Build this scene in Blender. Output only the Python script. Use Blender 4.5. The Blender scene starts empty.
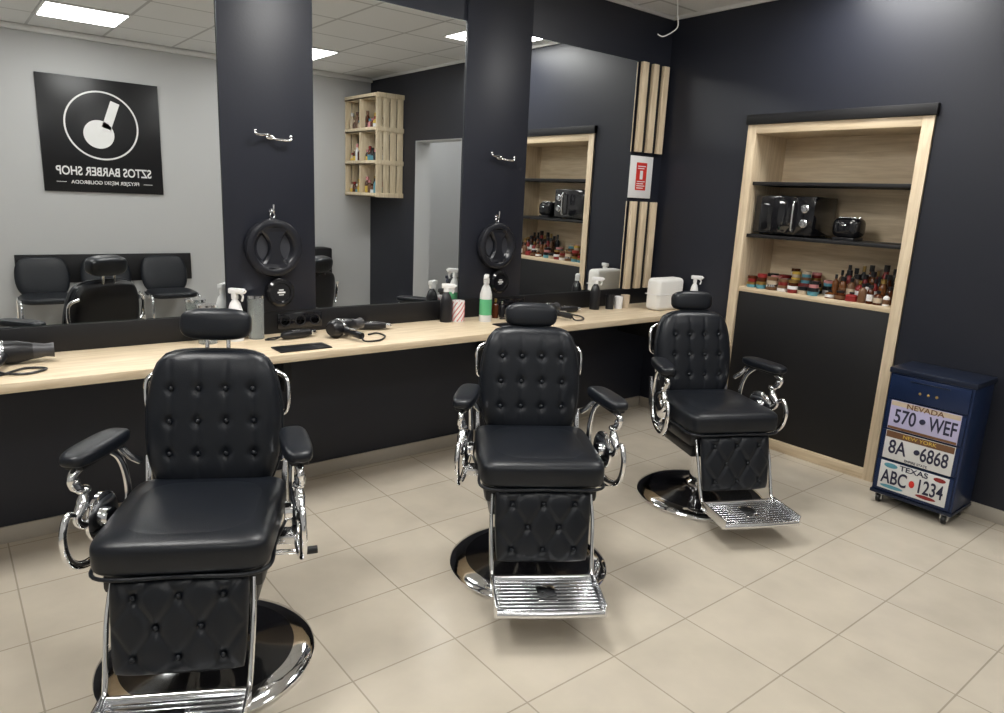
import bpy, bmesh, math, random
from mathutils import Matrix, Vector
random.seed(4)
S=bpy.context.scene
COL=S.collection
S.view_settings.view_transform='Standard'
R=math.radians
# ------------------------------------------------------------ materials
def mat(name,col,rough=.5,metal=0,bump=0,bscale=60,emit=0,trans=0,spec=.5,coat=0,var=0,ior=1.45):
    m=bpy.data.materials.new(name); m.use_nodes=True
    nt=m.node_tree; p=nt.nodes['Principled BSDF']
    p.inputs['Base Color'].default_value=(*col,1); p.inputs['Roughness'].default_value=rough
    p.inputs['Metallic'].default_value=metal; p.inputs['Specular IOR Level'].default_value=spec
    p.inputs['IOR'].default_value=ior
    p.inputs['Transmission Weight'].default_value=trans; p.inputs['Coat Weight'].default_value=coat
    if emit: 
        p.inputs['Emission Color'].default_value=(*col,1); p.inputs['Emission Strength'].default_value=emit
    if bump or var:
        tc=nt.nodes.new('ShaderNodeTexCoord'); n=nt.nodes.new('ShaderNodeTexNoise')
        n.inputs['Scale'].default_value=bscale; n.inputs['Detail'].default_value=3
        nt.links.new(tc.outputs['Object'],n.inputs['Vector'])
        if bump:
            b=nt.nodes.new('ShaderNodeBump'); b.inputs['Strength'].default_value=bump; b.inputs['Distance'].default_value=.002
            nt.links.new(n.outputs['Fac'],b.inputs['Height']); nt.links.new(b.outputs['Normal'],p.inputs['Normal'])
        if var:
            mx=nt.nodes.new('ShaderNodeMix'); mx.data_type='RGBA'
            mx.inputs[6].default_value=(*[c*(1-var) for c in col],1); mx.inputs[7].default_value=(*[min(1,c*(1+var)) for c in col],1)
            nt.links.new(n.outputs['Fac'],mx.inputs[0]); nt.links.new(mx.outputs[2],p.inputs['Base Color'])
    return m
def brickmat(name,w,h,c1,c2,cm,mortar,loc,rough,bumpd,noise=0):
    m=bpy.data.materials.new(name); m.use_nodes=True; nt=m.node_tree; p=nt.nodes['Principled BSDF']; L=nt.links.new
    tc=nt.nodes.new('ShaderNodeTexCoord'); mp=nt.nodes.new('ShaderNodeMapping'); mp.inputs['Location'].default_value=loc
    br=nt.nodes.new('ShaderNodeTexBrick'); br.offset=0; br.squash=1
    br.inputs['Scale'].default_value=1; br.inputs['Brick Width'].default_value=w; br.inputs['Row Height'].default_value=h
    br.inputs['Mortar Size'].default_value=mortar; br.inputs['Mortar Smooth'].default_value=.1
    br.inputs['Color1'].default_value=(*c1,1); br.inputs['Color2'].default_value=(*c2,1); br.inputs['Mortar'].default_value=(*cm,1)
    L(tc.outputs['Object'],mp.inputs['Vector']); L(mp.outputs['Vector'],br.inputs['Vector'])
    out=br.outputs['Color']
    if noise:
        n=nt.nodes.new('ShaderNodeTexNoise'); n.inputs['Scale'].default_value=5; n.inputs['Detail'].default_value=6
        L(mp.outputs['Vector'],n.inputs['Vector'])
        rp=nt.nodes.new('ShaderNodeValToRGB'); rp.color_ramp.elements[0].position=.3; rp.color_ramp.elements[1].position=.7
        rp.color_ramp.elements[0].color=(1-noise,)*3+(1,); rp.color_ramp.elements[1].color=(1,1,1,1)
        L(n.outputs['Fac'],rp.inputs['Fac'])
        mx=nt.nodes.new('ShaderNodeMix'); mx.data_type='RGBA'; mx.blend_type='MULTIPLY'; mx.inputs[0].default_value=1
        L(out,mx.inputs[6]); L(rp.outputs['Color'],mx.inputs[7]); out=mx.outputs[2]
    L(out,p.inputs['Base Color']); p.inputs['Roughness'].default_value=rough
    b=nt.nodes.new('ShaderNodeBump'); b.invert=True; b.inputs['Strength'].default_value=.5; b.inputs['Distance'].default_value=bumpd
    L(br.outputs['Fac'],b.inputs['Height']); L(b.outputs['Normal'],p.inputs['Normal'])
    return m
def woodmat(name,c1,c2,stretch=(1,12,12)):
    m=bpy.data.materials.new(name); m.use_nodes=True; nt=m.node_tree; p=nt.nodes['Principled BSDF']; L=nt.links.new
    tc=nt.nodes.new('ShaderNodeTexCoord'); mp=nt.nodes.new('ShaderNodeMapping'); mp.inputs['Scale'].default_value=stretch
    n=nt.nodes.new('ShaderNodeTexNoise'); n.inputs['Scale'].default_value=4; n.inputs['Detail'].default_value=8; n.inputs['Distortion'].default_value=.6
    rp=nt.nodes.new('ShaderNodeValToRGB'); rp.color_ramp.elements[0].position=.3; rp.color_ramp.elements[1].position=.68
    rp.color_ramp.elements[0].color=(*c1,1); rp.color_ramp.elements[1].color=(*c2,1)
    L(tc.outputs['Object'],mp.inputs['Vector']); L(mp.outputs['Vector'],n.inputs['Vector']); L(n.outputs['Fac'],rp.inputs['Fac'])
    L(rp.outputs['Color'],p.inputs['Base Color']); p.inputs['Roughness'].default_value=.45
    return m
M_dark=mat('dark_paint',(.0135,.0155,.0245),.42,bump=.15,bscale=90)
M_black=mat('black_laminate',(.005,.005,.0065),.5)
M_grey=mat('grey_paint',(.50,.505,.51),.7,bump=.1,bscale=80)
M_white=mat('white_plastic',(.8,.8,.8),.4)
M_ceilt=brickmat('ceiling_tiles',.6,.6,(.78,.79,.80),(.80,.81,.82),(.5,.51,.52),.012,(.4,.2,0),.8,.004)
M_floor=brickmat('floor_tiles',.4,.4,(.59,.53,.435),(.625,.56,.46),(.40,.35,.28),.0028,(.1,.05,0),.2,.0015,.12)
M_woodx=woodmat('oak_x',(.60,.47,.31),(.79,.66,.48),(1,14,14))
M_woodz=woodmat('oak_z',(.60,.47,.31),(.79,.66,.48),(14,14,1))
M_woody=woodmat('oak_y',(.58,.45,.29),(.75,.62,.44),(14,1,14))
M_pine=woodmat('pine_z',(.62,.50,.33),(.82,.71,.52),(14,14,1.5))
M_leather=mat('black_leather',(.0065,.0085,.013),.36,bump=.22,bscale=260)
M_chrome=mat('chrome',(.92,.93,.95),.06,1)
M_chromeb=mat('brushed_chrome',(.78,.79,.81),.2,1)
M_gloss=mat('gloss_black',(.008,.008,.010),.12,coat=.4)
M_plast=mat('black_plastic',(.010,.010,.012),.35)
M_plast2=mat('dark_grey_plastic',(.05,.05,.055),.4)
M_hm=mat('satin_black_plastic',(.014,.015,.02),.25)
M_hm2=mat('grey_back_plastic',(.045,.047,.056),.3)
M_mirror=mat('mirror_glass',(.9,.92,.92),.0,1)
M_edge=mat('mirror_edge',(.35,.4,.4),.2,.5)
M_emit=mat('light_diffuser',(1,.985,.95),.5,emit=25)
M_emit2=mat('light_diffuser_bright',(1,.985,.95),.5,emit=36)
M_emit3=mat('light_diffuser_soft',(1,.985,.95),.5,emit=16)
M_base=mat('baseboard_tile',(.42,.385,.33),.4)
M_red=mat('red_print',(.6,.03,.02),.5)
M_blue=mat('navy_metal',(.010,.024,.078),.3,.3)
M_blued=mat('dark_navy_metal',(.008,.014,.034),.35,.2)
M_glass=mat('dark_glass',(.01,.01,.012),.04,coat=.5)
M_clear=mat('clear_plastic',(.75,.8,.8),.12,trans=.8)
M_green=mat('green_liquid',(.12,.45,.22),.2)
M_amber=mat('amber_glass',(.07,.018,.005),.12)
M_amber2=mat('brown_glass',(.14,.05,.015),.15)
M_pink=mat('pink_stripe',(.6,.25,.25),.5)
M_gold=mat('gold_lid',(.45,.30,.10),.3,.9)
M_teal=mat('teal_label',(.1,.3,.38),.4)
M_yel=mat('yellow_label',(.65,.45,.08),.4)
M_lav=mat('plate_lavender',(.50,.47,.68),.35,var=.15,bscale=8)
M_brown=mat('plate_brown',(.16,.08,.04),.35)
M_dred=mat('dark_red_label',(.25,.02,.02),.4)
M_pw=mat('plate_white',(.68,.68,.67),.35)
M_ink=mat('plate_ink',(.02,.02,.05),.5)
M_beige=mat('beige_plastic',(.55,.45,.33),.5)
M_towel=mat('white_towel',(.8,.79,.76),.9,bump=.8,bscale=120)
# ------------------------------------------------------------ builder
def T(x=0,y=0,z=0): return Matrix.Translation((x,y,z))
def RX(a): return Matrix.Rotation(R(a),4,'X')
def RY(a): return Matrix.Rotation(R(a),4,'Y')
def RZ(a): return Matrix.Rotation(R(a),4,'Z')
def spow(v,n): return math.copysign(abs(v)**n,v)
def spline(pts,n=8,closed=False):
    P=[Vector(p) for p in pts]; out=[]
    N=len(P); rng=N if closed else N-1
    for i in range(rng):
        if closed: p0,p1,p2,p3=P[i-1],P[i],P[(i+1)%N],P[(i+2)%N]
        else: p0,p1,p2,p3=P[max(i-1,0)],P[i],P[i+1],P[min(i+2,N-1)]
        for k in range(n):
            t=k/n
            out.append(.5*((2*p1)+(-p0+p2)*t+(2*p0-5*p1+4*p2-p3)*t*t+(-p0+3*p1-3*p2+p3)*t**3))
    if not closed: out.append(P[-1])
    return out
class B:
    def __init__(s): s.v=[];s.f=[];s.m=[];s.mats=[]
    def add(s,vs,fs,m,M=None):
        if m not in s.mats: s.mats.append(m)
        k=s.mats.index(m); o=len(s.v)
        for v in vs:
            v=Vector(v); s.v.append(tuple(M@v) if M is not None else tuple(v))
        for f in fs: s.f.append(tuple(i+o for i in f)); s.m.append(k)
    def box(s,x0,x1,y0,y1,z0,z1,m,bev=0,M=None,seg=2):
        bm=bmesh.new(); bmesh.ops.create_cube(bm,size=1)
        for v in bm.verts:
            v.co=Vector(((x0+x1)/2+v.co.x*(x1-x0),(y0+y1)/2+v.co.y*(y1-y0),(z0+z1)/2+v.co.z*(z1-z0)))
        if bev: bmesh.ops.bevel(bm,geom=bm.edges[:],offset=bev,segments=seg,profile=.5,affect='EDGES')
        bm.verts.index_update()
        s.add([v.co.copy() for v in bm.verts],[[v.index for v in f.verts] for f in bm.faces],m,M); bm.free()
    def lathe(s,prof,m,M=None,seg=32,cap=True):
        vs=[];fs=[];n=len(prof)
        for i in range(seg):
            a=2*math.pi*i/seg
            for r,z in prof: vs.append((r*math.cos(a),r*math.sin(a),z))
        for i in range(seg):
            j=(i+1)%seg
            for k in range(n-1): fs.append((i*n+k,j*n+k,j*n+k+1,i*n+k+1))
        if cap:
            if prof[0][0]>1e-5: fs.append(tuple(i*n for i in range(seg))[::-1])
            if prof[-1][0]>1e-5: fs.append(tuple(i*n+n-1 for i in range(seg)))
        s.add(vs,fs,m,M)
    def cyl(s,r,z0,z1,m,M=None,seg=24): s.lathe([(r,z0),(r,z1)],m,M,seg)
    def tube(s,pts,r,m,M=None,seg=10,closed=False,n=8,flat=1,raw=False):
        P=[Vector(p) for p in pts] if raw else spline(pts,n,closed); N=len(P)
        rr=r if isinstance(r,(list,tuple)) else None
        vs=[];fs=[]; prev=None
        for i,p in enumerate(P):
            a=P[(i-1)%N] if (closed or i>0) else P[i]; b=P[(i+1)%N] if (closed or i<N-1) else P[i]
            t=(b-a).normalized()
            if prev is None:
                u=t.orthogonal().normalized()
                if abs(t.x)<.9: u=(Vector((1,0,0))-t*t.x).normalized()
            else: u=(prev-t*prev.dot(t)).normalized()
            prev=u; w=t.cross(u)
            if rr:
                q=i/(N-1)*(len(rr)-1); k=min(int(q),len(rr)-2); rad=rr[k]+(rr[k+1]-rr[k])*(q-k)
            else: rad=r
            for j in range(seg):
                an=2*math.pi*j/seg; vs.append(p+u*math.cos(an)*rad*flat+w*math.sin(an)*rad)
        for i in range(N if closed else N-1):
            for j in range(seg):
                a=i*seg+j;b=i*seg+(j+1)%seg;c=((i+1)%N)*seg+(j+1)%seg;d=((i+1)%N)*seg+j
                fs.append((a,b,c,d))
        if not closed:
            fs.append(tuple(range(seg))[::-1]); fs.append(tuple((N-1)*seg+j for j in range(seg)))
        s.add(vs,fs,m,M)
    def sell(s,c,rad,m,n1=1,n2=1,M=None,nu=32,nv=18):
        vs=[];fs=[]
        for j in range(nv+1):
            ph=-math.pi/2+math.pi*j/nv
            for i in range(nu):
                th=2*math.pi*i/nu
                vs.append((c[0]+rad[0]*spow(math.cos(ph),n1)*spow(math.cos(th),n2),c[1]+rad[1]*spow(math.cos(ph),n1)*spow(math.sin(th),n2),c[2]+rad[2]*spow(math.sin(ph),n1)))
        for j in range(nv):
            for i in range(nu):
                k=(i+1)%nu; fs.append((j*nu+i,j*nu+k,(j+1)*nu+k,(j+1)*nu+i))
        s.add(vs,fs,m,M)
    def cushion(s,hw,h,t,tb,k,btn,lines,m,M=None,n=56,da=.022,ds=.018,la=.008,bm_=None,lw=.008,br=.010):
        vs=[];fs=[];W=n+1
        def P(a,b):
            v=(b+1)/2
            x=a*hw(v)*(1-k*(1-math.sqrt(1-b*b*b*b/2))); z=h/2*(1+b*(1-k*(1-math.sqrt(1-a*a*a*a/2))))
            e=max(0,(1-abs(a)**6)*(1-abs(b)**6))**.42
            return x,z,e
        def dep(x,z):
            d=0
            for bx,bz in btn: d+=da*math.exp(-((x-bx)**2+(z-bz)**2)/ds**2)
            l=0
            for (x1,z1,x2,z2) in lines:
                dx,dz=x2-x1,z2-z1; q=max(0,min(1,((x-x1)*dx+(z-z1)*dz)/(dx*dx+dz*dz)))
                l=max(l,la*math.exp(-((x-x1-q*dx)**2+(z-z1-q*dz)**2)/lw**2))
            return d+l
        sp=[math.sin(math.pi/2*(-1+2*i/n)) for i in range(W)]
        sp=[.5*q+.5*(-1+2*i/n) for i,q in enumerate(sp)]
        for b in sp:
            for a in sp:
                x,z,e=P(a,b); vs.append((x,-t*e+min(dep(x,z)*e,t*.8),z))
        bi={}
        for j,b in enumerate(sp):
            for i,a in enumerate(sp):
                if i in(0,n) or j in(0,n): bi[i,j]=j*W+i
                else:
                    x,z,e=P(a,b); bi[i,j]=len(vs); vs.append((x,tb*e,z))
        for j in range(n):
            for i in range(n):
                fs.append((j*W+i,j*W+i+1,(j+1)*W+i+1,(j+1)*W+i))
                fs.append((bi[i,j],bi[i,j+1],bi[i+1,j+1],bi[i+1,j]))
        s.add(vs,fs,m,M)
        for bx,bz in btn:
            s.sell((bx,-t+da*.75,bz),(br,.006,br),bm_ or m,M=M,nu=12,nv=8)
    def text(s,body,size,m,M,align='CENTER',ext=.0008,sx=1,bold=0):
        c=bpy.data.curves.new('t','FONT'); c.body=body; c.size=size; c.align_x=align; c.align_y='CENTER'; c.extrude=ext; c.offset=bold
        o=bpy.data.objects.new('t',c); COL.objects.link(o); bpy.context.view_layer.update()
        me=bpy.data.meshes.new_from_object(o.evaluated_get(bpy.context.evaluated_depsgraph_get()))
        s.add([(v.co.x*sx,v.co.y,v.co.z) for v in me.vertices],[tuple(p.vertices) for p in me.polygons],m,M)
        bpy.data.objects.remove(o); bpy.data.meshes.remove(me)
    def mesh(s,name,ang=38):
        me=bpy.data.meshes.new(name); me.from_pydata(s.v,[],s.f)
        for m in s.mats: me.materials.append(m)
        me.polygons.foreach_set('material_index',s.m); me.polygons.foreach_set('use_smooth',[True]*len(s.f))
        me.update(); me.set_sharp_from_angle(angle=R(ang)); return me
    def obj(s,name,M=None,parent=None):
        o=bpy.data.objects.new(name,s.mesh(name)); COL.objects.link(o)
        if M is not None: o.matrix_world=M
        if parent: o.parent=parent
        return o
def simple(name,x0,x1,y0,y1,z0,z1,m,bev=0):
    b=B(); b.box(x0,x1,y0,y1,z0,z1,m,bev); return b.obj(name)
# ------------------------------------------------------------ room shell
H=2.83; XL=-6.4; YF=-4.45; YD=-2.55
simple('floor',XL-.15,1.7,YF-.15,.15,-.1,0,M_floor)
simple('ceiling',XL-.15,1.7,YF-.15,.15,H,H+.1,M_ceilt)
simple('wall_back',XL-.15,0,0,.15,0,H,M_dark)
simple('wall_front',XL-.15,0,YF-.15,YF,0,H,M_grey)
simple('wall_left',XL-.15,XL,YF,0,0,H,M_grey)
b=B()
NY0,NY1=-.70,-1.814
b.box(0,.45,NY0,.15,0,H,M_dark)
b.box(0,.45,NY1,NY0,2.075,H,M_dark)
b.box(.40,.45,NY1,NY0,0,2.075,M_dark)
b.box(0,.2,YD,NY1,0,H,M_dark)
b.box(0,.2,-3.43,YD,2.10,H,M_dark)
b.box(0,.2,YF-.15,-3.43,0,H,M_dark)
b.box(.2,.45,-1.95,NY1,0,H,M_dark)
b.obj('wall_right')
b=B()
b.box(1.3,1.4,YF-.15,.15,0,H,M_grey); b.box(.45,1.3,-2.1,-2.0,0,H,M_grey); b.box(.2,1.3,-4.3,-4.2,0,H,M_grey)
b.box(.2,.206,YD,-2.1,0,H,M_grey); b.box(.2,.206,-4.2,-3.43,0,H,M_grey); b.box(.2,.45,-2.1,-2.09,0,H,M_grey)
b.obj('wall_hallway')
b=B(); b.box(.002,.2,-3.43,-3.424,0,2.1,M_grey); b.box(.002,.2,YD-.006,YD,0,2.1,M_grey); b.box(.002,.2,-3.424,YD-.006,2.094,2.1,M_grey); b.obj('trim_4')
b=B(); b.box(XL,-.012,-.012,0,0,.075,M_base,.002); b.obj('baseboard_back')
b=B(); b.box(-.012,0,NY0,-.012,0,.075,M_base,.002); b.box(-.012,0,YD,NY1-.002,0,.075,M_base,.002); b.box(-.012,0,YF+.012,-3.43,0,.075,M_base,.002); b.obj('baseboard_right')
b=B(); b.box(XL,0,YF,YF+.012,0,.075,M_base,.002); b.obj('baseboard_front')
b=B(); b.box(XL,0,YF,YF+.05,H-.05,H,M_white,.01); b.obj('trim_1')
b=B(); b.box(-.02,0,YF+.05,0,H-.025,H,M_white,.004); b.obj('trim_2')
b=B(); b.box(XL,-.02,-.02,0,H-.025,H,M_white,.004); b.obj('trim_3')
for x,y,me_ in [(-3.1,-3.5,M_emit3),(-1.3,-3.5,M_emit3),(-.45,-1.5,M_emit),(-2.5,-1.1,M_emit2),(-4.3,-1.1,M_emit2),(-4.9,-3.5,M_emit3),(.75,-3.1,M_emit3)]:  # hall panel and leftmost pair are unseen, added to brighten hall and room
    b=B(); b.box(-.3,.3,-.3,.3,-.012,0,M_white,.002); b.box(-.28,.28,-.28,.28,-.015,-.0122,me_)
    b.obj('ceiling_light_panel',T(x,y,H))
b=B(); b.tube([(-.35,-.3,H),(-.36,-.32,H-.1),(-.33,-.3,H-.17),(-.38,-.24,H-.22),(-.42,-.22,H-.21)],.004,M_white,seg=8)
b.obj('ceiling_cable')
# ------------------------------------------------------------ mirrors, columns
MZ0,MZ1=.935,2.49
C2=(-1.775,-1.305)
mx=[(-4.08,-3.14),(-2.69,C2[0]),(C2[1],-.34),(-5.47,-4.53)]
for a,c in mx:
    b=B(); b.box(a+.001,c-.001,-.007,-.001,MZ0,MZ1,M_edge); b.box(a+.003,c-.003,-.0085,-.007,MZ0+.002,MZ1-.002,M_mirror); b.obj('wall_mirror_panel')
for a,c in [(-3.14,-2.69),C2,(-4.53,-4.08)]:
    simple('mirror_divider_panel',a,c,-.02,-.001,MZ0,H-.026,M_dark,.001)
simple('backsplash_panel',XL+.01,-.001,-.02,-.001,.82,.933,M_black,.002)
# counter
b=B(); b.box(XL+.01,-.003,-.487,-.001,.782,.8195,M_woodx,.003)
for x in [-5.6,-4.3,-3.0,-1.6,-.3]: b.box(x-.02,x+.02,-.40,-.001,.62,.782,M_black,.003); 
b.box(XL+.01,-.003,-.05,-.001,.70,.782,M_black)
b.obj('barber_counter')
# slats + sign
for z0,z1 in [(1.90,2.49),(.935,1.56)]:
    b=B()
    b.box(-.325,-.01,-.012,-.001,z0,z1,M_black)
    for x in (-.32,-.21,-.10): b.box(x,x+.058,-.038,-.012,z0,z1,M_woodz,.002)
    b.obj('wood_slat_panel')
b=B(); b.box(-.34,-.10,-.012,-.001,1.585,1.875,M_white,.003); b.box(-.275,-.165,-.0135,-.012,1.64,1.83,M_red)
for i,zz in enumerate((1.805,1.79,1.70,1.685,1.67,1.655)): b.box(-.262,-.178-(i%2)*.015,-.0145,-.0135,zz-.003,zz+.003,M_white)
b.box(-.235,-.205,-.0145,-.0135,1.715,1.775,M_white)
b.obj('safety_notice_sign')
# hooks and hand mirrors
for cx in (-2.91,-1.52):
    b=B(); b.sell((cx,-.026,1.775),(.022,.005,.012),M_chrome,M=None,nu=16,nv=10)
    b.tube([(cx-.085,-.060,1.795),(cx-.083,-.066,1.785),(cx-.058,-.062,1.780),(cx-.02,-.05,1.785),(cx,-.036,1.776),(cx+.02,-.05,1.766),(cx+.058,-.062,1.764),(cx+.083,-.066,1.768),(cx+.085,-.060,1.780)],.006,M_chrome)
    b.box(cx-.008,cx+.008,-.045,-.026,1.77,1.782,M_chrome,.002)
    b.sell((cx-.085,-.060,1.797),(.009,.009,.009),M_chrome,nu=10,nv=8); b.sell((cx+.085,-.060,1.783),(.009,.009,.009),M_chrome,nu=10,nv=8)
    b.obj('coat_hook')
    cz=1.255
    F=T(cx-.005,-.0215,cz)@RX(90)
    b=B()
    b.lathe([(0,0),(.138,0),(.142,.008),(.142,.030),(.136,.042),(.122,.048),(.108,.047),(.096,.038),(.088,.022),(.084,.018),(0,.018)],M_hm,F,64)
    for s in (-1,1):   # sunken finger openings either side of the grip
        N=20; o=[]
        for i in range(N+1):
            z=-.062+.128*i/N; xo=math.sqrt(max(0,.083**2-z*z)); xi=.028+.035*(abs(z)/.066)**2
            o.append((min(xi,xo),xo,z))
        vs=[];fs=[]
        for xi,xo,z in o: vs+=[(s*xi,z,.0186),(s*xo,z,.0186)]
        for i in range(N): fs.append((2*i,2*i+1,2*i+3,2*i+2))
        b.add(vs,fs,M_hm2,F)
    pts=[(-.098+.196*i/24,.027+.060*(abs(-.098+.196*i/24)/.098)**2.0) for i in range(25)]
    vs=[];fs=[]
    for z,w in pts: vs+=[(-w,z,.0182),(-w,z,.036),(-w*.75,z,.046),(w*.75,z,.046),(w,z,.036),(w,z,.0182)]
    for i in range(24):
        for j in range(5): fs.append((i*6+j,i*6+j+1,i*6+7+j,i*6+6+j)[::-1])
    b.add(vs,fs,M_hm,F)
    b.tube([(0,.14,.015),(-.012,.155,.015),(0,.168,.015),(.012,.155,.015)],.003,M_chrome,F,closed=True)
    b.tube([(cx-.005,-.025,1.43),(cx-.005,-.05,1.425),(cx-.005,-.055,1.44),(cx-.005,-.055,1.462)],.005,M_chrome); b.lathe([(0,0),(.012,0),(.012,.004),(0,.005)],M_chrome,T(cx-.005,-.0215,1.43)@RX(90),16)
    b.obj('hand_mirror')
    F=T(cx+.02,-.0215,1.035)@RX(90)
    b=B(); b.lathe([(0,0),(.07,0),(.073,.01),(.07,.04),(.06,.05),(.048,.05),(.044,.042),(0,.042)],M_gloss,F,40)
    b.box(-.02,.02,-.004,.004,.042,.0435,M_white,M=F); b.box(-.012,.012,.01,.015,.042,.0435,M_white,M=F); b.box(-.012,.012,-.014,-.010,.042,.0435,M_white,M=F)
    b.obj('clipper_charging_dock')
# sockets on backsplash
for x0 in (-2.90,-1.50):
    b=B(); b.box(x0,x0+.24,-.030,-.0205,.842,.922,M_gloss,.004)
    for i in range(3): b.lathe([(.028,0),(.029,.002),(.024,.002),(.02,-.003),(0,-.003)],M_plast,T(x0+.04+.08*i,-.030,.882)@RX(90),24)
    b.obj('power_outlet')
# ------------------------------------------------------------ niche
b=B()
y0,y1=NY1,NY0; f=.062
b.box(-.014,.36,y0,y0+.02,0,2.075,M_woodz); b.box(-.014,.36,y1-.02,y1,0,2.075,M_woodz)
b.box(-.016,.0,y0,y0+f,0,2.075,M_woodz,.002); b.box(-.016,.0,y1-f,y1,0,2.075,M_woodz,.002)
b.box(0,.36,y0+.02,y0+f,0,2.075,M_woodz); b.box(0,.36,y1-f,y1-.02,0,2.075,M_woodz)
b.box(-.016,.36,y0+f,y1-f,2.02,2.075,M_woody,.001)
b.box(-.016,.36,y0+f,y1-f,0,.065,M_woody,.001)
b.box(.36,.38,y0,y1,0,2.075,M_woody)
b.box(.0,.36,y0+f,y1-f,1.005,1.035,M_woody,.001)
b.box(.004,.02,y0+f+.002,y1-f-.002,.067,1.003,M_black,.001)
for z in (1.71,1.375): b.box(.015,.36,y0+f,y1-f,z-.011,z+.011,M_black,.001)
b.box(-.03,-.001,y0-.01,y1+.01,2.076,2.135,M_black,.002)
b.obj('shelving_niche')
# microwave
b=B(); Z=1.387
b.box(.05,.33,-1.19,-.78,Z+.01,Z+.25,M_gloss,.006)
b.box(.042,.05,-1.07,-.79,Z+.02,Z+.24,M_glass,.002)
b.tube([(.04,-1.065,Z+.04),(.02,-1.065,Z+.05),(.02,-1.065,Z+.2),(.04,-1.065,Z+.21)],.006,M_chromeb)
for z in (.085,.175):
    b.lathe([(.026,0),(.026,.006),(.02,.008),(.019,.02),(0,.021)],M_chromeb,T(.05,-1.13,Z+z)@RY(-90),24)
for y in(-1.14,-.82):
    for x in(.09,.30): b.cyl(.012,0,.012,M_plast,T(x,y,Z))
b.obj('microwave_oven')
b=B(); TY=-1.37
b.sell((.15,TY,Z+.075),(.07,.085,.062),M_gloss,.55,.6)
b.box(.115,.14,TY-.055,TY+.055,Z+.128,Z+.139,M_chromeb,.002); b.box(.165,.19,TY-.055,TY+.055,Z+.128,Z+.139,M_chromeb,.002)
b.sell((.078,TY,Z+.09),(.008,.018,.006),M_chromeb)
b.box(.09,.21,TY-.065,TY+.065,Z,Z+.016,M_plast,.002)
b.obj('toaster')
# generic small product shapes
def bottle(b,M,r,h,m,capm,neck=.35,lab=None):
    b.lathe([(0,0),(r,0),(r*1.0,h*.62),(r*.85,h*.7),(r*neck,h*.78),(r*neck,h*.84)],m,M,16)
    b.lathe([(r*neck*1.25,h*.82),(r*neck*1.25,h),(0,h)],capm,M,14)
    if lab: b.lathe([(r*1.02,h*.15),(r*1.02,h*.5)],lab,M,16,cap=False)
def jar(b,M,r,h,m,lid):
    b.lathe([(0,0),(r*.95,0),(r,h*.1),(r,h*.55)],m,M,20); b.lathe([(r*1.05,h*.55),(r*1.05,h*.97),(r*.98,h),(0,h)],lid,M,20)
cols=[M_amber,M_gold,M_white,M_teal,M_dred,M_plast,M_beige,M_yel,M_brown,M_pink]
b=B(); zt=1.0355
for row,x in ((0,.055),(1,.135),(2,.215),(3,.295)):
    y=-.79
    while y>-1.24:
        r=random.uniform(.030,.040); h=random.uniform(.034,.056)
        jar(b,T(x+random.uniform(-.004,.004),y-r,zt),r,h,random.choice([M_white,M_teal,M_plast,M_dred,M_beige,M_brown,M_white]),random.choice([M_plast,M_gold,M_white,M_dred,M_brown,M_chromeb,M_pink,M_plast]))
        if random.random()<.3+.22*row:
            h2=random.uniform(.034,.05); jar(b,T(x,y-r,zt+h+.0005),r*.92,h2,random.choice(cols),random.choice(cols))
            if row>1 and random.random()<.5: jar(b,T(x,y-r,zt+h+h2+.001),r*.88,h2,random.choice(cols),random.choice(cols))
        y-=2*r+.006
b.obj('pomade_jars')
b=B()
for row,x in ((0,.05),(1,.12),(2,.19),(3,.27)):
    y=-1.335
    while y>-1.70:
        r=random.uniform(.017,.026); h=random.uniform(.07,.115)+.035*row
        if row==0 and y>-1.5: h*=.6; r*=1.3
        bottle(b,T(x,y-r,zt),r,h,random.choice([M_amber,M_amber,M_amber2,M_brown,M_plast,M_dred,M_white]),random.choice([M_plast,M_plast,M_gold,M_plast]),neck=random.choice([.35,.6]),lab=random.choice([None,None,M_beige,M_white,M_brown]))
        y-=2*r+.004
b.obj('cosmetic_bottles')
# ------------------------------------------------------------ drawer trolley
def TXm(x,y,z): return Matrix(((0,0,-1,x),(-1,0,0,y),(0,1,0,z),(0,0,0,1)))  # faces -x
b=B(); ya,yb=-2.325,-1.925; X0=-.30
b.box(X0+.006,-.03,ya,yb,.075,.735,M_blue,.006)
b.box(X0-.004,-.022,ya-.008,yb+.008,.735,.765,M_blued,.006)
b.box(X0-.002,-.025,ya-.005,yb+.005,.058,.078,M_blued,.004)
zs=[(.60,.73),(.435,.593),(.27,.428),(.085,.263)]
for z0,z1 in zs: b.box(X0-.006,X0+.006,ya+.012,yb-.012,z0+.003,z1-.003,M_blue,.003)
b.box(X0-.010,X0-.006,-2.22,-2.03,.706,.712,M_blued,.001)
for i,y in enumerate((-2.165,-2.125,-2.085)): b.sell((X0-.007,y,.655),(.003,.007,.007),M_gold,nu=10,nv=6)
pl=[(.515,M_lav),(.349,M_pw),(.178,M_pw)]
for zc,m in pl: b.box(X0-.009,X0-.006,-2.125-.168,-2.125+.168,zc-.078,zc+.078,m,.001)
xx=X0-.010
b.box(xx,X0-.009,-2.290,-1.960,.566,.590,M_beige); b.box(xx,X0-.009,-2.290,-1.960,.439,.452,M_brown)
b.text('NEVADA',.038,M_brown,TXm(xx-.0005,-2.125,.574),sx=1.2,bold=.0006)
b.text('570',.105,M_ink,TXm(xx,-2.036,.508),sx=.70,bold=.0015); b.text('WEF',.105,M_ink,TXm(xx,-2.218,.508),sx=.62,bold=.0015)
b.box(xx,X0-.009,-2.290,-1.960,.390,.425,M_brown)
b.text('NEW YORK',.026,M_yel,TXm(xx-.0005,-2.125,.408),sx=1.2)
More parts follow.
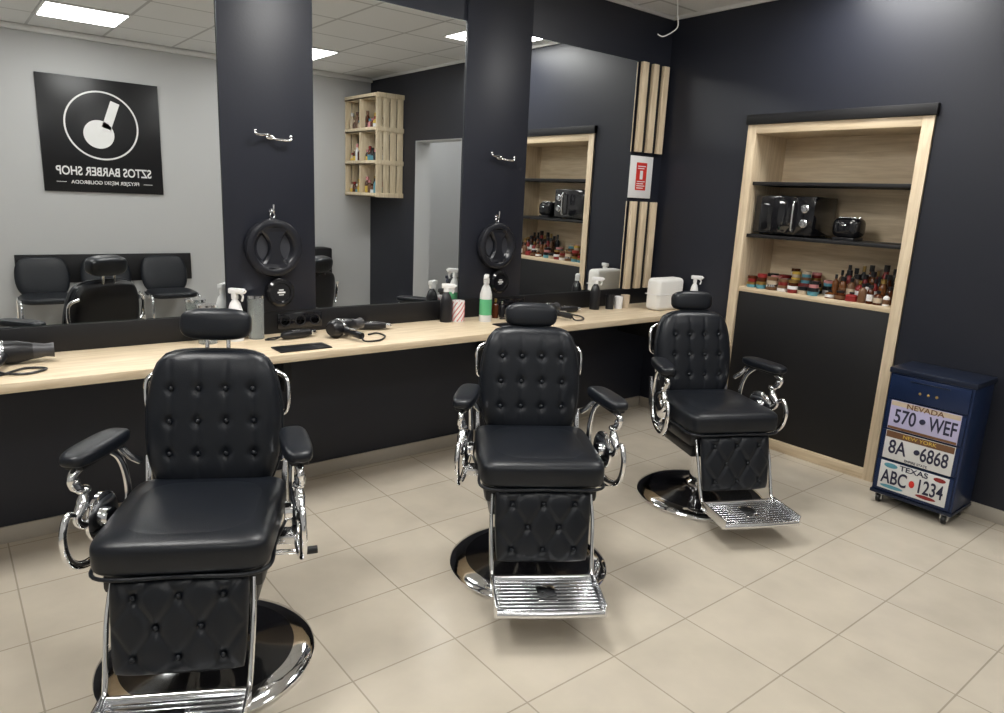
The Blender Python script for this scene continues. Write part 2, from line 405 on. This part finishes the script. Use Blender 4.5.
b.text('8A',.105,M_ink,TXm(xx,-2.025,.338),sx=.72,bold=.0015); b.text('6868',.105,M_ink,TXm(xx,-2.205,.338),sx=.64,bold=.0015)
b.text('EMPIRE STATE',.018,M_ink,TXm(xx,-2.125,.282))
b.sell((xx,-2.25,.235),(.001,.03,.012),M_dred,nu=16,nv=6); b.sell((xx,-2.01,.235),(.001,.035,.014),M_teal,nu=16,nv=6)
b.sell((xx,-2.20,.120),(.001,.05,.010),M_dred,nu=16,nv=6); b.sell((xx,-2.03,.118),(.001,.06,.010),M_teal,nu=16,nv=6)
b.text('TEXAS',.040,M_ink,TXm(xx-.001,-2.125,.236),sx=1.2,bold=.0006)
b.text('ABC',.105,M_ink,TXm(xx-.001,-2.036,.168),sx=.64,bold=.0015); b.text('1234',.105,M_ink,TXm(xx-.001,-2.212,.168),sx=.62,bold=.0015)
b.sell((xx,-2.125,.168),(.002,.014,.020),M_red,nu=16,nv=6)
for z in (.513,.345): b.lathe([(0,0),(.014,0),(.014,.006),(0,.008)],M_ink,T(X0-.009,-2.122,z)@RY(-90),16)
for x in (-.265,-.065):
    for y in (ya+.035,yb-.035):
        b.lathe([(0,-.012),(.018,-.012),(.024,-.008),(.024,.008),(.018,.012),(0,.012)],M_plast,T(x,y,.0245)@RX(90),20)
        b.lathe([(0,-.0135),(.012,-.0135),(.012,.0135),(0,.0135)],M_chromeb,T(x,y,.0245)@RX(90),16)
        b.box(x-.012,x+.012,y-.019,y-.0145,.02,.05,M_chromeb,.001); b.box(x-.012,x+.012,y+.0145,y+.019,.02,.05,M_chromeb,.001); b.box(x-.016,x+.016,y-.02,y+.02,.05,.06,M_chromeb,.002)
b.obj('drawer_trolley')
# ------------------------------------------------------------ barber chair
def chair_parts():
    out={}
    b=B()
    b.lathe([(0,0),(.330,0),(.340,.006),(.340,.014),(.333,.022),(.305,.031),(.272,.035)],M_chrome,seg=72,cap=False)
    b.lathe([(.272,.035),(.25,.038),(.20,.045),(.12,.058),(.09,.07),(0,.07)],M_gloss,seg=72,cap=False)
    b.lathe([(0,.068),(.082,.068),(.082,.09),(.066,.10),(.066,.29),(.10,.30),(.10,.33),(0,.33)],M_chrome,seg=40)
    out['pedestal_base']=b
    b=B(); b.box(-.20,.20,-.22,.22,.33,.39,M_plast,.01); b.box(-.222,.222,-.24,.20,.39,.458,M_plast,.02)
    b.tube([(.10,.0,.36),(.22,.03,.36),(.30,.05,.35)],.009,M_chrome); b.tube([(.30,.05,.35),(.35,.06,.35)],.014,M_plast)
    out['seat_frame']=b
    b=B()
    b.sell((0,-.045,.519),(.245,.252,.063),M_leather,.42,.24,nu=80,nv=36)
    b.sell((0,-.055,.565),(.205,.205,.026),M_leather,.9,.45,nu=64,nv=20)
    b.tube([(x,y,.470) for x,y in [(-.222,-.28),(0,-.292),(.222,-.28),(.238,-.1),(.233,.17),(0,.185),(-.233,.17),(-.238,-.1)]],.006,M_leather,closed=True)
    out['seat_cushion']=b
    h=.485
    hw=lambda v: .203+.022*math.sin(math.pi*v)-.008*v
    MB=T(0,.198,.517)@RX(-11)
    xs=(-.135,-.045,.045,.135); zs_=(.135,.245,.355)
    btn=[(x*(1 if z<.3 else .96),z) for z in zs_ for x in xs]
    lines=[]
    for x in xs: lines+= [(x,zs_[0],x*.98,zs_[1]),(x*.98,zs_[1],x*.96,zs_[2]),(x*.96,zs_[2],x,.445),(x,zs_[0],x*.95,.05)]
    K=.40
    b=B()
    b.cushion(hw,h,.062,.045,K,btn,lines,M_leather,MB,la=.003,n=76,da=.012,ds=.017,br=.009)
    rim=[]
    for i in range(64):
        a=2*math.pi*(i+.5)/64
        ca,sa=math.cos(a),math.sin(a); q=max(abs(ca),abs(sa)); A,Bb=ca/q,sa/q; v=(Bb+1)/2
        rim.append((A*hw(v)*(1-K*(1-math.sqrt(1-Bb**4/2))),0,h/2*(1+Bb*(1-K*(1-math.sqrt(1-A**4/2))))))
    b.tube(rim,.006,M_leather,MB,closed=True,raw=True)
    b.cushion(hw,h,.02,.035,K,[],[],M_plast,MB@T(0,.03,0),n=24)
    out['backrest']=b
    b=B()
    for s in (-1,1):
        b.tube([(s*.20,.07,.25),(s*.228,.055,.27),(s*.236,.045,.32),(s*.230,.045,.38),(s*.19,.065,.41)],.009,M_chrome,MB)
        b.box(s*.225-.01,s*.225+.01,.03,.06,-.10,.12,M_chromeb,.004,MB)
    out['back_frame']=b
    b=B()
    b.sell((0,.02,.545),(.116,.05,.055),M_leather,.62,.6,M=MB,nu=40,nv=24)
    for s in (-1,1): b.tube([(s*.035,.045,.40),(s*.035,.045,.53)],.007,M_chrome,MB)
    out['headrest']=b
    h=.275
    MC=T(0,-.325,.190)@RX(-12)
    g=[(-.12,.225),(0,.225),(.12,.225),(-.06,.138),(.06,.138),(-.12,.052),(0,.052),(.12,.052)]
    L=[]
    for x in(-.12,0,.12):
        for dx in (-.06,.06):
            if abs(x+dx)<.1: L+=[(x,.225,x+dx,.138),(x,.052,x+dx,.138)]
    L+=[(-.12,.225,-.18,.138),(-.12,.052,-.18,.138),(.12,.225,.18,.138),(.12,.052,.18,.138)]
    for x in(-.12,0,.12): L+=[(x,.225,x-.04,.275),(x,.225,x+.04,.275),(x,.052,x-.04,.005),(x,.052,x+.04,.005)]
    b=B(); b.cushion(lambda v:.178+.012*v,h,.034,.022,.10,g,L,M_leather,MC,n=76,da=.010,ds=.014,la=.006,lw=.010,br=.008)
    out['calf_pad']=b
    b=B()
    for s in(-1,1):
        b.tube([(s*.192,-.24,.43),(s*.197,-.29,.33),(s*.194,-.335,.20),(s*.192,-.36,.155),(s*.19,-.41,.14)],.008,M_chrome)
        b.box(s*.195-.004,s*.195+.004,-.59,-.37,.118,.165,M_chromeb,.003)
    MF=T(0,-.365,.145)@RX(3)
    b.box(-.193,.193,-.215,0,-.006,.0,M_chromeb,.002,MF)
    for i in range(9): b.box(-.185,.185,-.200+i*.021,-.188+i*.021,0,.002,M_chromeb,.001,MF)
    b.box(-.035,.035,-.150,-.055,.002,.0035,M_chrome,.001,MF)
    b.tube([(-.196,-.210,-.008),(0,-.216,-.008),(.196,-.210,-.008)],.015,M_chromeb,MF)
    b.tube([(-.19,0,.0),(.19,0,.0)],.010,M_chrome,MF)
    out['footrest']=b
    for s,nm in((-1,'armrest_1'),(1,'armrest_2')):
        b=B(); x=s*.292; D=T(x,0,0)@RZ(s*12)@T(-x,.035,-.012)
        b.sell((x,-.035,.765),(.046,.142,.024),M_leather,.55,.6,nu=40,nv=16,M=D)
        b.box(x-.028,x+.028,-.15,.07,.732,.748,M_plast,.006,M=D)
        b.tube([(x,.07,.735),(x,.09,.715),(x-s*.02,.11,.68),(x-s*.03,.14,.655)],.012,M_chrome,D,n=6)
        b.tube([(x,-.13,.735),(x,-.165,.715),(x,-.15,.685),(x,-.115,.655),(x,-.125,.62),(x,-.155,.585),(x,-.13,.555),(x,-.07,.535)],[.016,.011,.017,.011,.019,.012,.015,.012],M_chrome,D,n=8,seg=12)
        b.sell((x,-.115,.66),(.02,.024,.014),M_chrome,nu=16,nv=10,M=D); b.sell((x,-.155,.70),(.017,.02,.012),M_chrome,nu=16,nv=10,M=D)
        b.tube([(x,.02,.735),(x,.075,.69),(x,.105,.62),(x,.11,.54),(x,.07,.46),(x,-.03,.425),(x,-.14,.43),(x,-.205,.475),(x,-.225,.55),(x,-.20,.61),(x,-.165,.60)],[.010,.012,.012,.013,.014,.014,.014,.013,.012,.011,.008],M_chrome,D,seg=12,flat=.9)
        FM=D@T(x-s*.02,-.05,.545)@RY(90*s)
        b.lathe([(0,-.02),(.03,-.02),(.03,0),(.07,0),(.078,.006),(.078,.016),(.07,.022),(.055,.018),(.05,.026),(.03,.034),(0,.036)],M_chrome,FM,40)
        b.box(min(s*.212,x),max(s*.212,x),-.05,.02,.41,.442,M_chromeb,.006,M=T(0,.035,0))
        out[nm]=b
    return {k:v.mesh(k) for k,v in out.items()}
CP=chair_parts()
def chair(x,y,rot,hz,dz=0):
    e=bpy.data.objects.new('barber_chair',None); COL.objects.link(e); e.location=(x,y,0); e.rotation_euler=(0,0,R(rot)); e.empty_display_size=.2
    for k,me in CP.items():
        o=bpy.data.objects.new(k,me); COL.objects.link(o); o.parent=e
        if k!='pedestal_base': o.location=(0,0,dz+(hz if k=='headrest' else 0))
chair(-3.635,-1.27,-28.5,.028); chair(-2.335,-1.39,-33,-.008); chair(-1.07,-1.36,-26,-.002,-.016)
# ------------------------------------------------------------ opposite side
def WM(x,y,z): return Matrix(((-1,0,0,x),(0,0,1,y),(0,1,0,z),(0,0,0,1)))  # on front wall, faces +y
b=B(); b.box(-3.37,-2.35,YF+.001,YF+.02,1.41,2.45,M_plast,.002)
F=WM(-2.86,YF+.0205,2.03)
b.lathe([(.315,0),(.315,.001),(.30,.001),(.30,0)],M_white,F,64,cap=False)
b.lathe([(0,0),(.13,0),(.13,.001),(0,.001)],M_white,F@T(.03,-.08,0),40)
b.box(-.04,.04,-.13,.13,0,.001,M_white,M=F@T(-.08,.1,0)@RZ(20))
b.text('SZTOS BARBER SHOP',.112,M_white,WM(-2.86,YF+.0205,1.60),sx=.76,bold=.002)
b.text('FRYZJER MĘSKI GOLIBRODA',.046,M_white,WM(-2.86,YF+.0205,1.50),bold=.0005)
b.box(-3.27,-3.19,YF+.0205,YF+.0215,1.498,1.502,M_white); b.box(-2.53,-2.45,YF+.0205,YF+.0215,1.498,1.502,M_white)
b.obj('shop_poster')
simple('wall_guard_board',-3.66,-2.12,YF+.001,YF+.02,.55,.82,M_black,.003)
simple('storage_bin',-.95,-.62,YF+.02,YF+.25,0,.88,M_black,.02)
def wchair():
    b=B()
    MB=T(0,.20,.43)@RX(-12)
    b.cushion(lambda v:.20+.02*math.sin(math.pi*v),.38,.03,.02,.5,[],[],M_leather,MB,n=24)
    b.sell((0,-.02,.45),(.215,.22,.035),M_leather,.5,.45)
    for s in(-1,1):
        b.tube([(s*.23,-.22,.013),(s*.22,-.20,.42),(s*.22,.0,.425),(s*.22,.20,.42),(s*.23,.24,.013)],.012,M_chrome,n=5)
    b.tube([(-.22,-.02,.42),(.22,-.02,.42)],.01,M_chrome)
    return b.mesh('waiting_chair')
wm=wchair()
for x in(-3.46,-2.93,-2.40):
    o=bpy.data.objects.new('waiting_chair',wm); COL.objects.link(o); o.location=(x,-4.14,0); o.rotation_euler=(0,0,R(180))
# crate shelf
b=B(); y0,y1,z0,z1=-4.43,-3.68,1.48,2.55; x0=-.35
t=.014
for yy in (y0,(y0+y1)/2-t/2,y1-t):
    for k in range(4 if yy in(y0,y1-t) else 1):
        if yy in (y0,y1-t):
            w=(abs(x0)-.002)/4; b.box(x0+k*w+.006,x0+(k+1)*w-.006,yy,yy+t,z0,z1,M_pine,.001)
        else: b.box(x0,-.002,yy,yy+t,z0,z1,M_pine,.001)
for i in range(4):
    zz=z0+(z1-z0-t)*i/3; b.box(x0,-.002,y0+t,y1-t,zz,zz+t,M_pine,.001)
    b.box(x0,x0+.012,y0,y1,zz-.0,zz+.045,M_pine,.001)
    b.box(x0+.012,-.002,y1,y1+.01,zz,zz+.05,M_pine,.001)
b.obj('wooden_crate_shelf')
b=B()
for i in range(3):
    zz=z0+(z1-z0-t)*i/3+t+.0005
    for c in range(2):
        yy=y0+.04+c*.37
        for k in range(5):
            for xx in(-.28,-.18):
                r=random.uniform(.022,.029); bottle(b,T(xx,yy+.02+k*.062,zz),r,random.uniform(.12,.22),random.choice(cols),random.choice(cols),neck=.5,lab=random.choice([M_white,None,M_yel,M_teal]))
b.obj('crate_products')
# ------------------------------------------------------------ counter items
CZ=.82
def spray(name,x,y,rot,body,h=.2,r=.034,head=M_white,lab=None,z=CZ):
    b=B()
    b.lathe([(0,0),(r,0),(r*1.02,h*.1),(r,h*.6),(r*.7,h*.75),(r*.38,h*.82),(r*.38,h*.88)],body,None,24)
    if lab: b.lathe([(r*1.03,h*.15),(r*1.03,h*.5)],lab,None,24,cap=False)
    b.lathe([(r*.48,h*.84),(r*.48,h*.95),(0,h*.95)],head,None,16)
    b.box(-.014,.014,-.05,.028,h*.94,h*.94+.026,head,.005); b.tube([(0,-.028,h*.96),(0,-.042,h*.9),(0,-.036,h*.8)],.005,head); b.cyl(.006,0,.01,head,T(0,-.048,h*.94+.014)@RX(90),12)
    b.obj(name,T(x,y,z)@RZ(rot))
spray('spray_bottle',-3.13,-.10,40,M_white,.24)
spray('spray_bottle',-1.915,-.085,60,M_plast,.21,head=M_white)
spray('spray_bottle',-1.69,-.17,-40,M_pw,.27,.036,lab=M_green)
spray('spray_bottle',-.69,-.10,50,M_plast,.21,head=M_white)
spray('spray_bottle',-.045,-.44,20,M_white,.24,.028)
def cup(name,x,y,r,h,m,stripe=None,lid=None):
    b=B(); b.lathe([(0,0),(r*.92,0),(r,h),(r*.93,h),(r*.86,.006),(0,.006)],m,None,24)
    if stripe:
        for k in range(8):
            a=2*math.pi*k/8; b.tube([(r*.97*math.cos(a+q*.6),r*.97*math.sin(a+q*.6),.006+(h-.012)*q/4) for q in range(5)],.004,stripe,seg=6,n=2)
    if lid: b.lathe([(0,h),(r*1.03,h),(r*1.03,h+.012),(0,h+.02)],lid,None,24)
    b.obj(name,T(x,y,CZ))
cup('glass_jar',-3.26,-.10,.045,.17,M_clear,lid=M_chromeb)
cup('glass_jar',-3.03,-.09,.04,.20,M_clear,lid=M_chromeb)
cup('striped_cup',-1.845,-.11,.036,.125,M_white,M_pink)
cup('paper_cup',-.57,-.13,.03,.10,M_plast); cup('paper_cup',-.49,-.14,.03,.085,M_white); cup('paper_cup',-.41,-.13,.032,.09,M_beige)
b=B(); bottle(b,T(0,0,0),.02,.12,M_amber,M_gold); bottle(b,T(.06,.01,0),.018,.10,M_plast,M_chromeb); b.obj('oil_bottle',T(-1.56,-.10,CZ))
simple('counter_mat',-3.05,-2.80,-.45,-.33,CZ,CZ+.006,M_plast,.002)
simple('counter_mat',-1.72,-1.52,-.42,-.28,CZ,CZ+.006,M_plast,.002)
def dryer(x,y,rot,cord):
    b=B(); A=T(0,0,.047)@RY(90)
    b.lathe([(0,-.09),(.03,-.088),(.042,-.07),(.046,-.03),(.043,.03),(.034,.07),(.03,.085)],M_plast,A,28)
    b.lathe([(.0305,.07),(.032,.085),(.026,.12),(.03,.15),(.027,.15),(.0,.12)],M_plast2,A,24)
    b.lathe([(.0455,-.035),(.0475,-.03),(.0475,-.02),(.0455,-.015)],M_chromeb,A,28,cap=False)
    b.tube([(-.02,-.02,.044),(-.03,-.09,.034),(-.045,-.16,.028)],[.02,.018,.017],M_plast,seg=14)
    b.box(-.045,-.02,-.12,-.08,.05,.056,M_chromeb,.002)
    b.tube([(-.045,-.16,.028)]+cord,.0045,M_plast,seg=8)
    b.obj('hair_dryer',T(x,y,CZ)@RZ(rot))
dryer(-4.03,-.17,-6,[(-.02,-.19,.01),(.06,-.21,.0055),(.12,-.15,.0055),(.05,-.12,.0055),(-.05,-.22,.0055),(-.2,-.25,.0055)])
dryer(-2.64,-.22,25,[(-.06,-.19,.01),(.02,-.22,.0055),(.12,-.18,.0055),(.16,-.10,.0055),(.10,-.09,.0055)])
dryer(-1.22,-.22,30,[(-.06,-.19,.01),(.02,-.22,.0055),(.12,-.18,.0055),(.16,-.10,.0055),(.10,-.09,.0055)])
def clipper(x,y,rot):
    b=B(); b.sell((0,0,.022),(.085,.024,.02),M_plast,.6,.7,nu=28,nv=14); b.box(.075,.10,-.02,.02,.012,.034,M_chromeb,.003)
    for k in range(7): b.box(.10,.108,-.019+k*.006,-.016+k*.006,.016,.022,M_chrome)
    b.box(-.03,.03,-.012,.012,.038,.0435,M_chromeb,.002)
    b.tube([(-.08,0,.02),(-.12,.0,.008),(-.15,.03,.0045),(-.12,.05,.0045),(-.05,.055,.0045)],.0035,M_plast,seg=8)
    b.obj('hair_clipper',T(x,y,CZ)@RZ(rot))
clipper(-2.86,-.17,10); clipper(-2.42,-.12,-20); clipper(-1.41,-.15,15); clipper(-.97,-.12,-15)
b=B(); b.box(-.14,.14,-.06,.06,0,.225,M_towel,.03,seg=4); b.box(-.142,.142,-.062,.062,.11,.116,M_white,.002); b.obj('towel_stack',T(-.19,-.30,CZ))
# ------------------------------------------------------------ camera, world
w=bpy.data.worlds.new('World'); S.world=w; w.use_nodes=True; w.node_tree.nodes['Background'].inputs[0].default_value=(.5,.55,.6,1); w.node_tree.nodes['Background'].inputs[1].default_value=.3
p=R(12.8); yaw=R(51.0); rl=R(2.7)
fh=Vector((math.cos(yaw),math.sin(yaw),0)); r0=Vector((math.sin(yaw),-math.cos(yaw),0)); zz=Vector((0,0,1))
fw=fh*math.cos(p)-zz*math.sin(p); u0=fh*math.sin(p)+zz*math.cos(p)
rt=r0*math.cos(rl)+u0*math.sin(rl); up=-r0*math.sin(rl)+u0*math.cos(rl)
cd=bpy.data.cameras.new('camera'); cam=bpy.data.objects.new('camera',cd); COL.objects.link(cam)
cam.matrix_world=Matrix(((rt.x,up.x,-fw.x,-4.21),(rt.y,up.y,-fw.y,-3.46),(rt.z,up.z,-fw.z,1.55),(0,0,0,1)))
cd.sensor_width=36; cd.lens=703/1004*36; cd.clip_start=.02
S.camera=cam
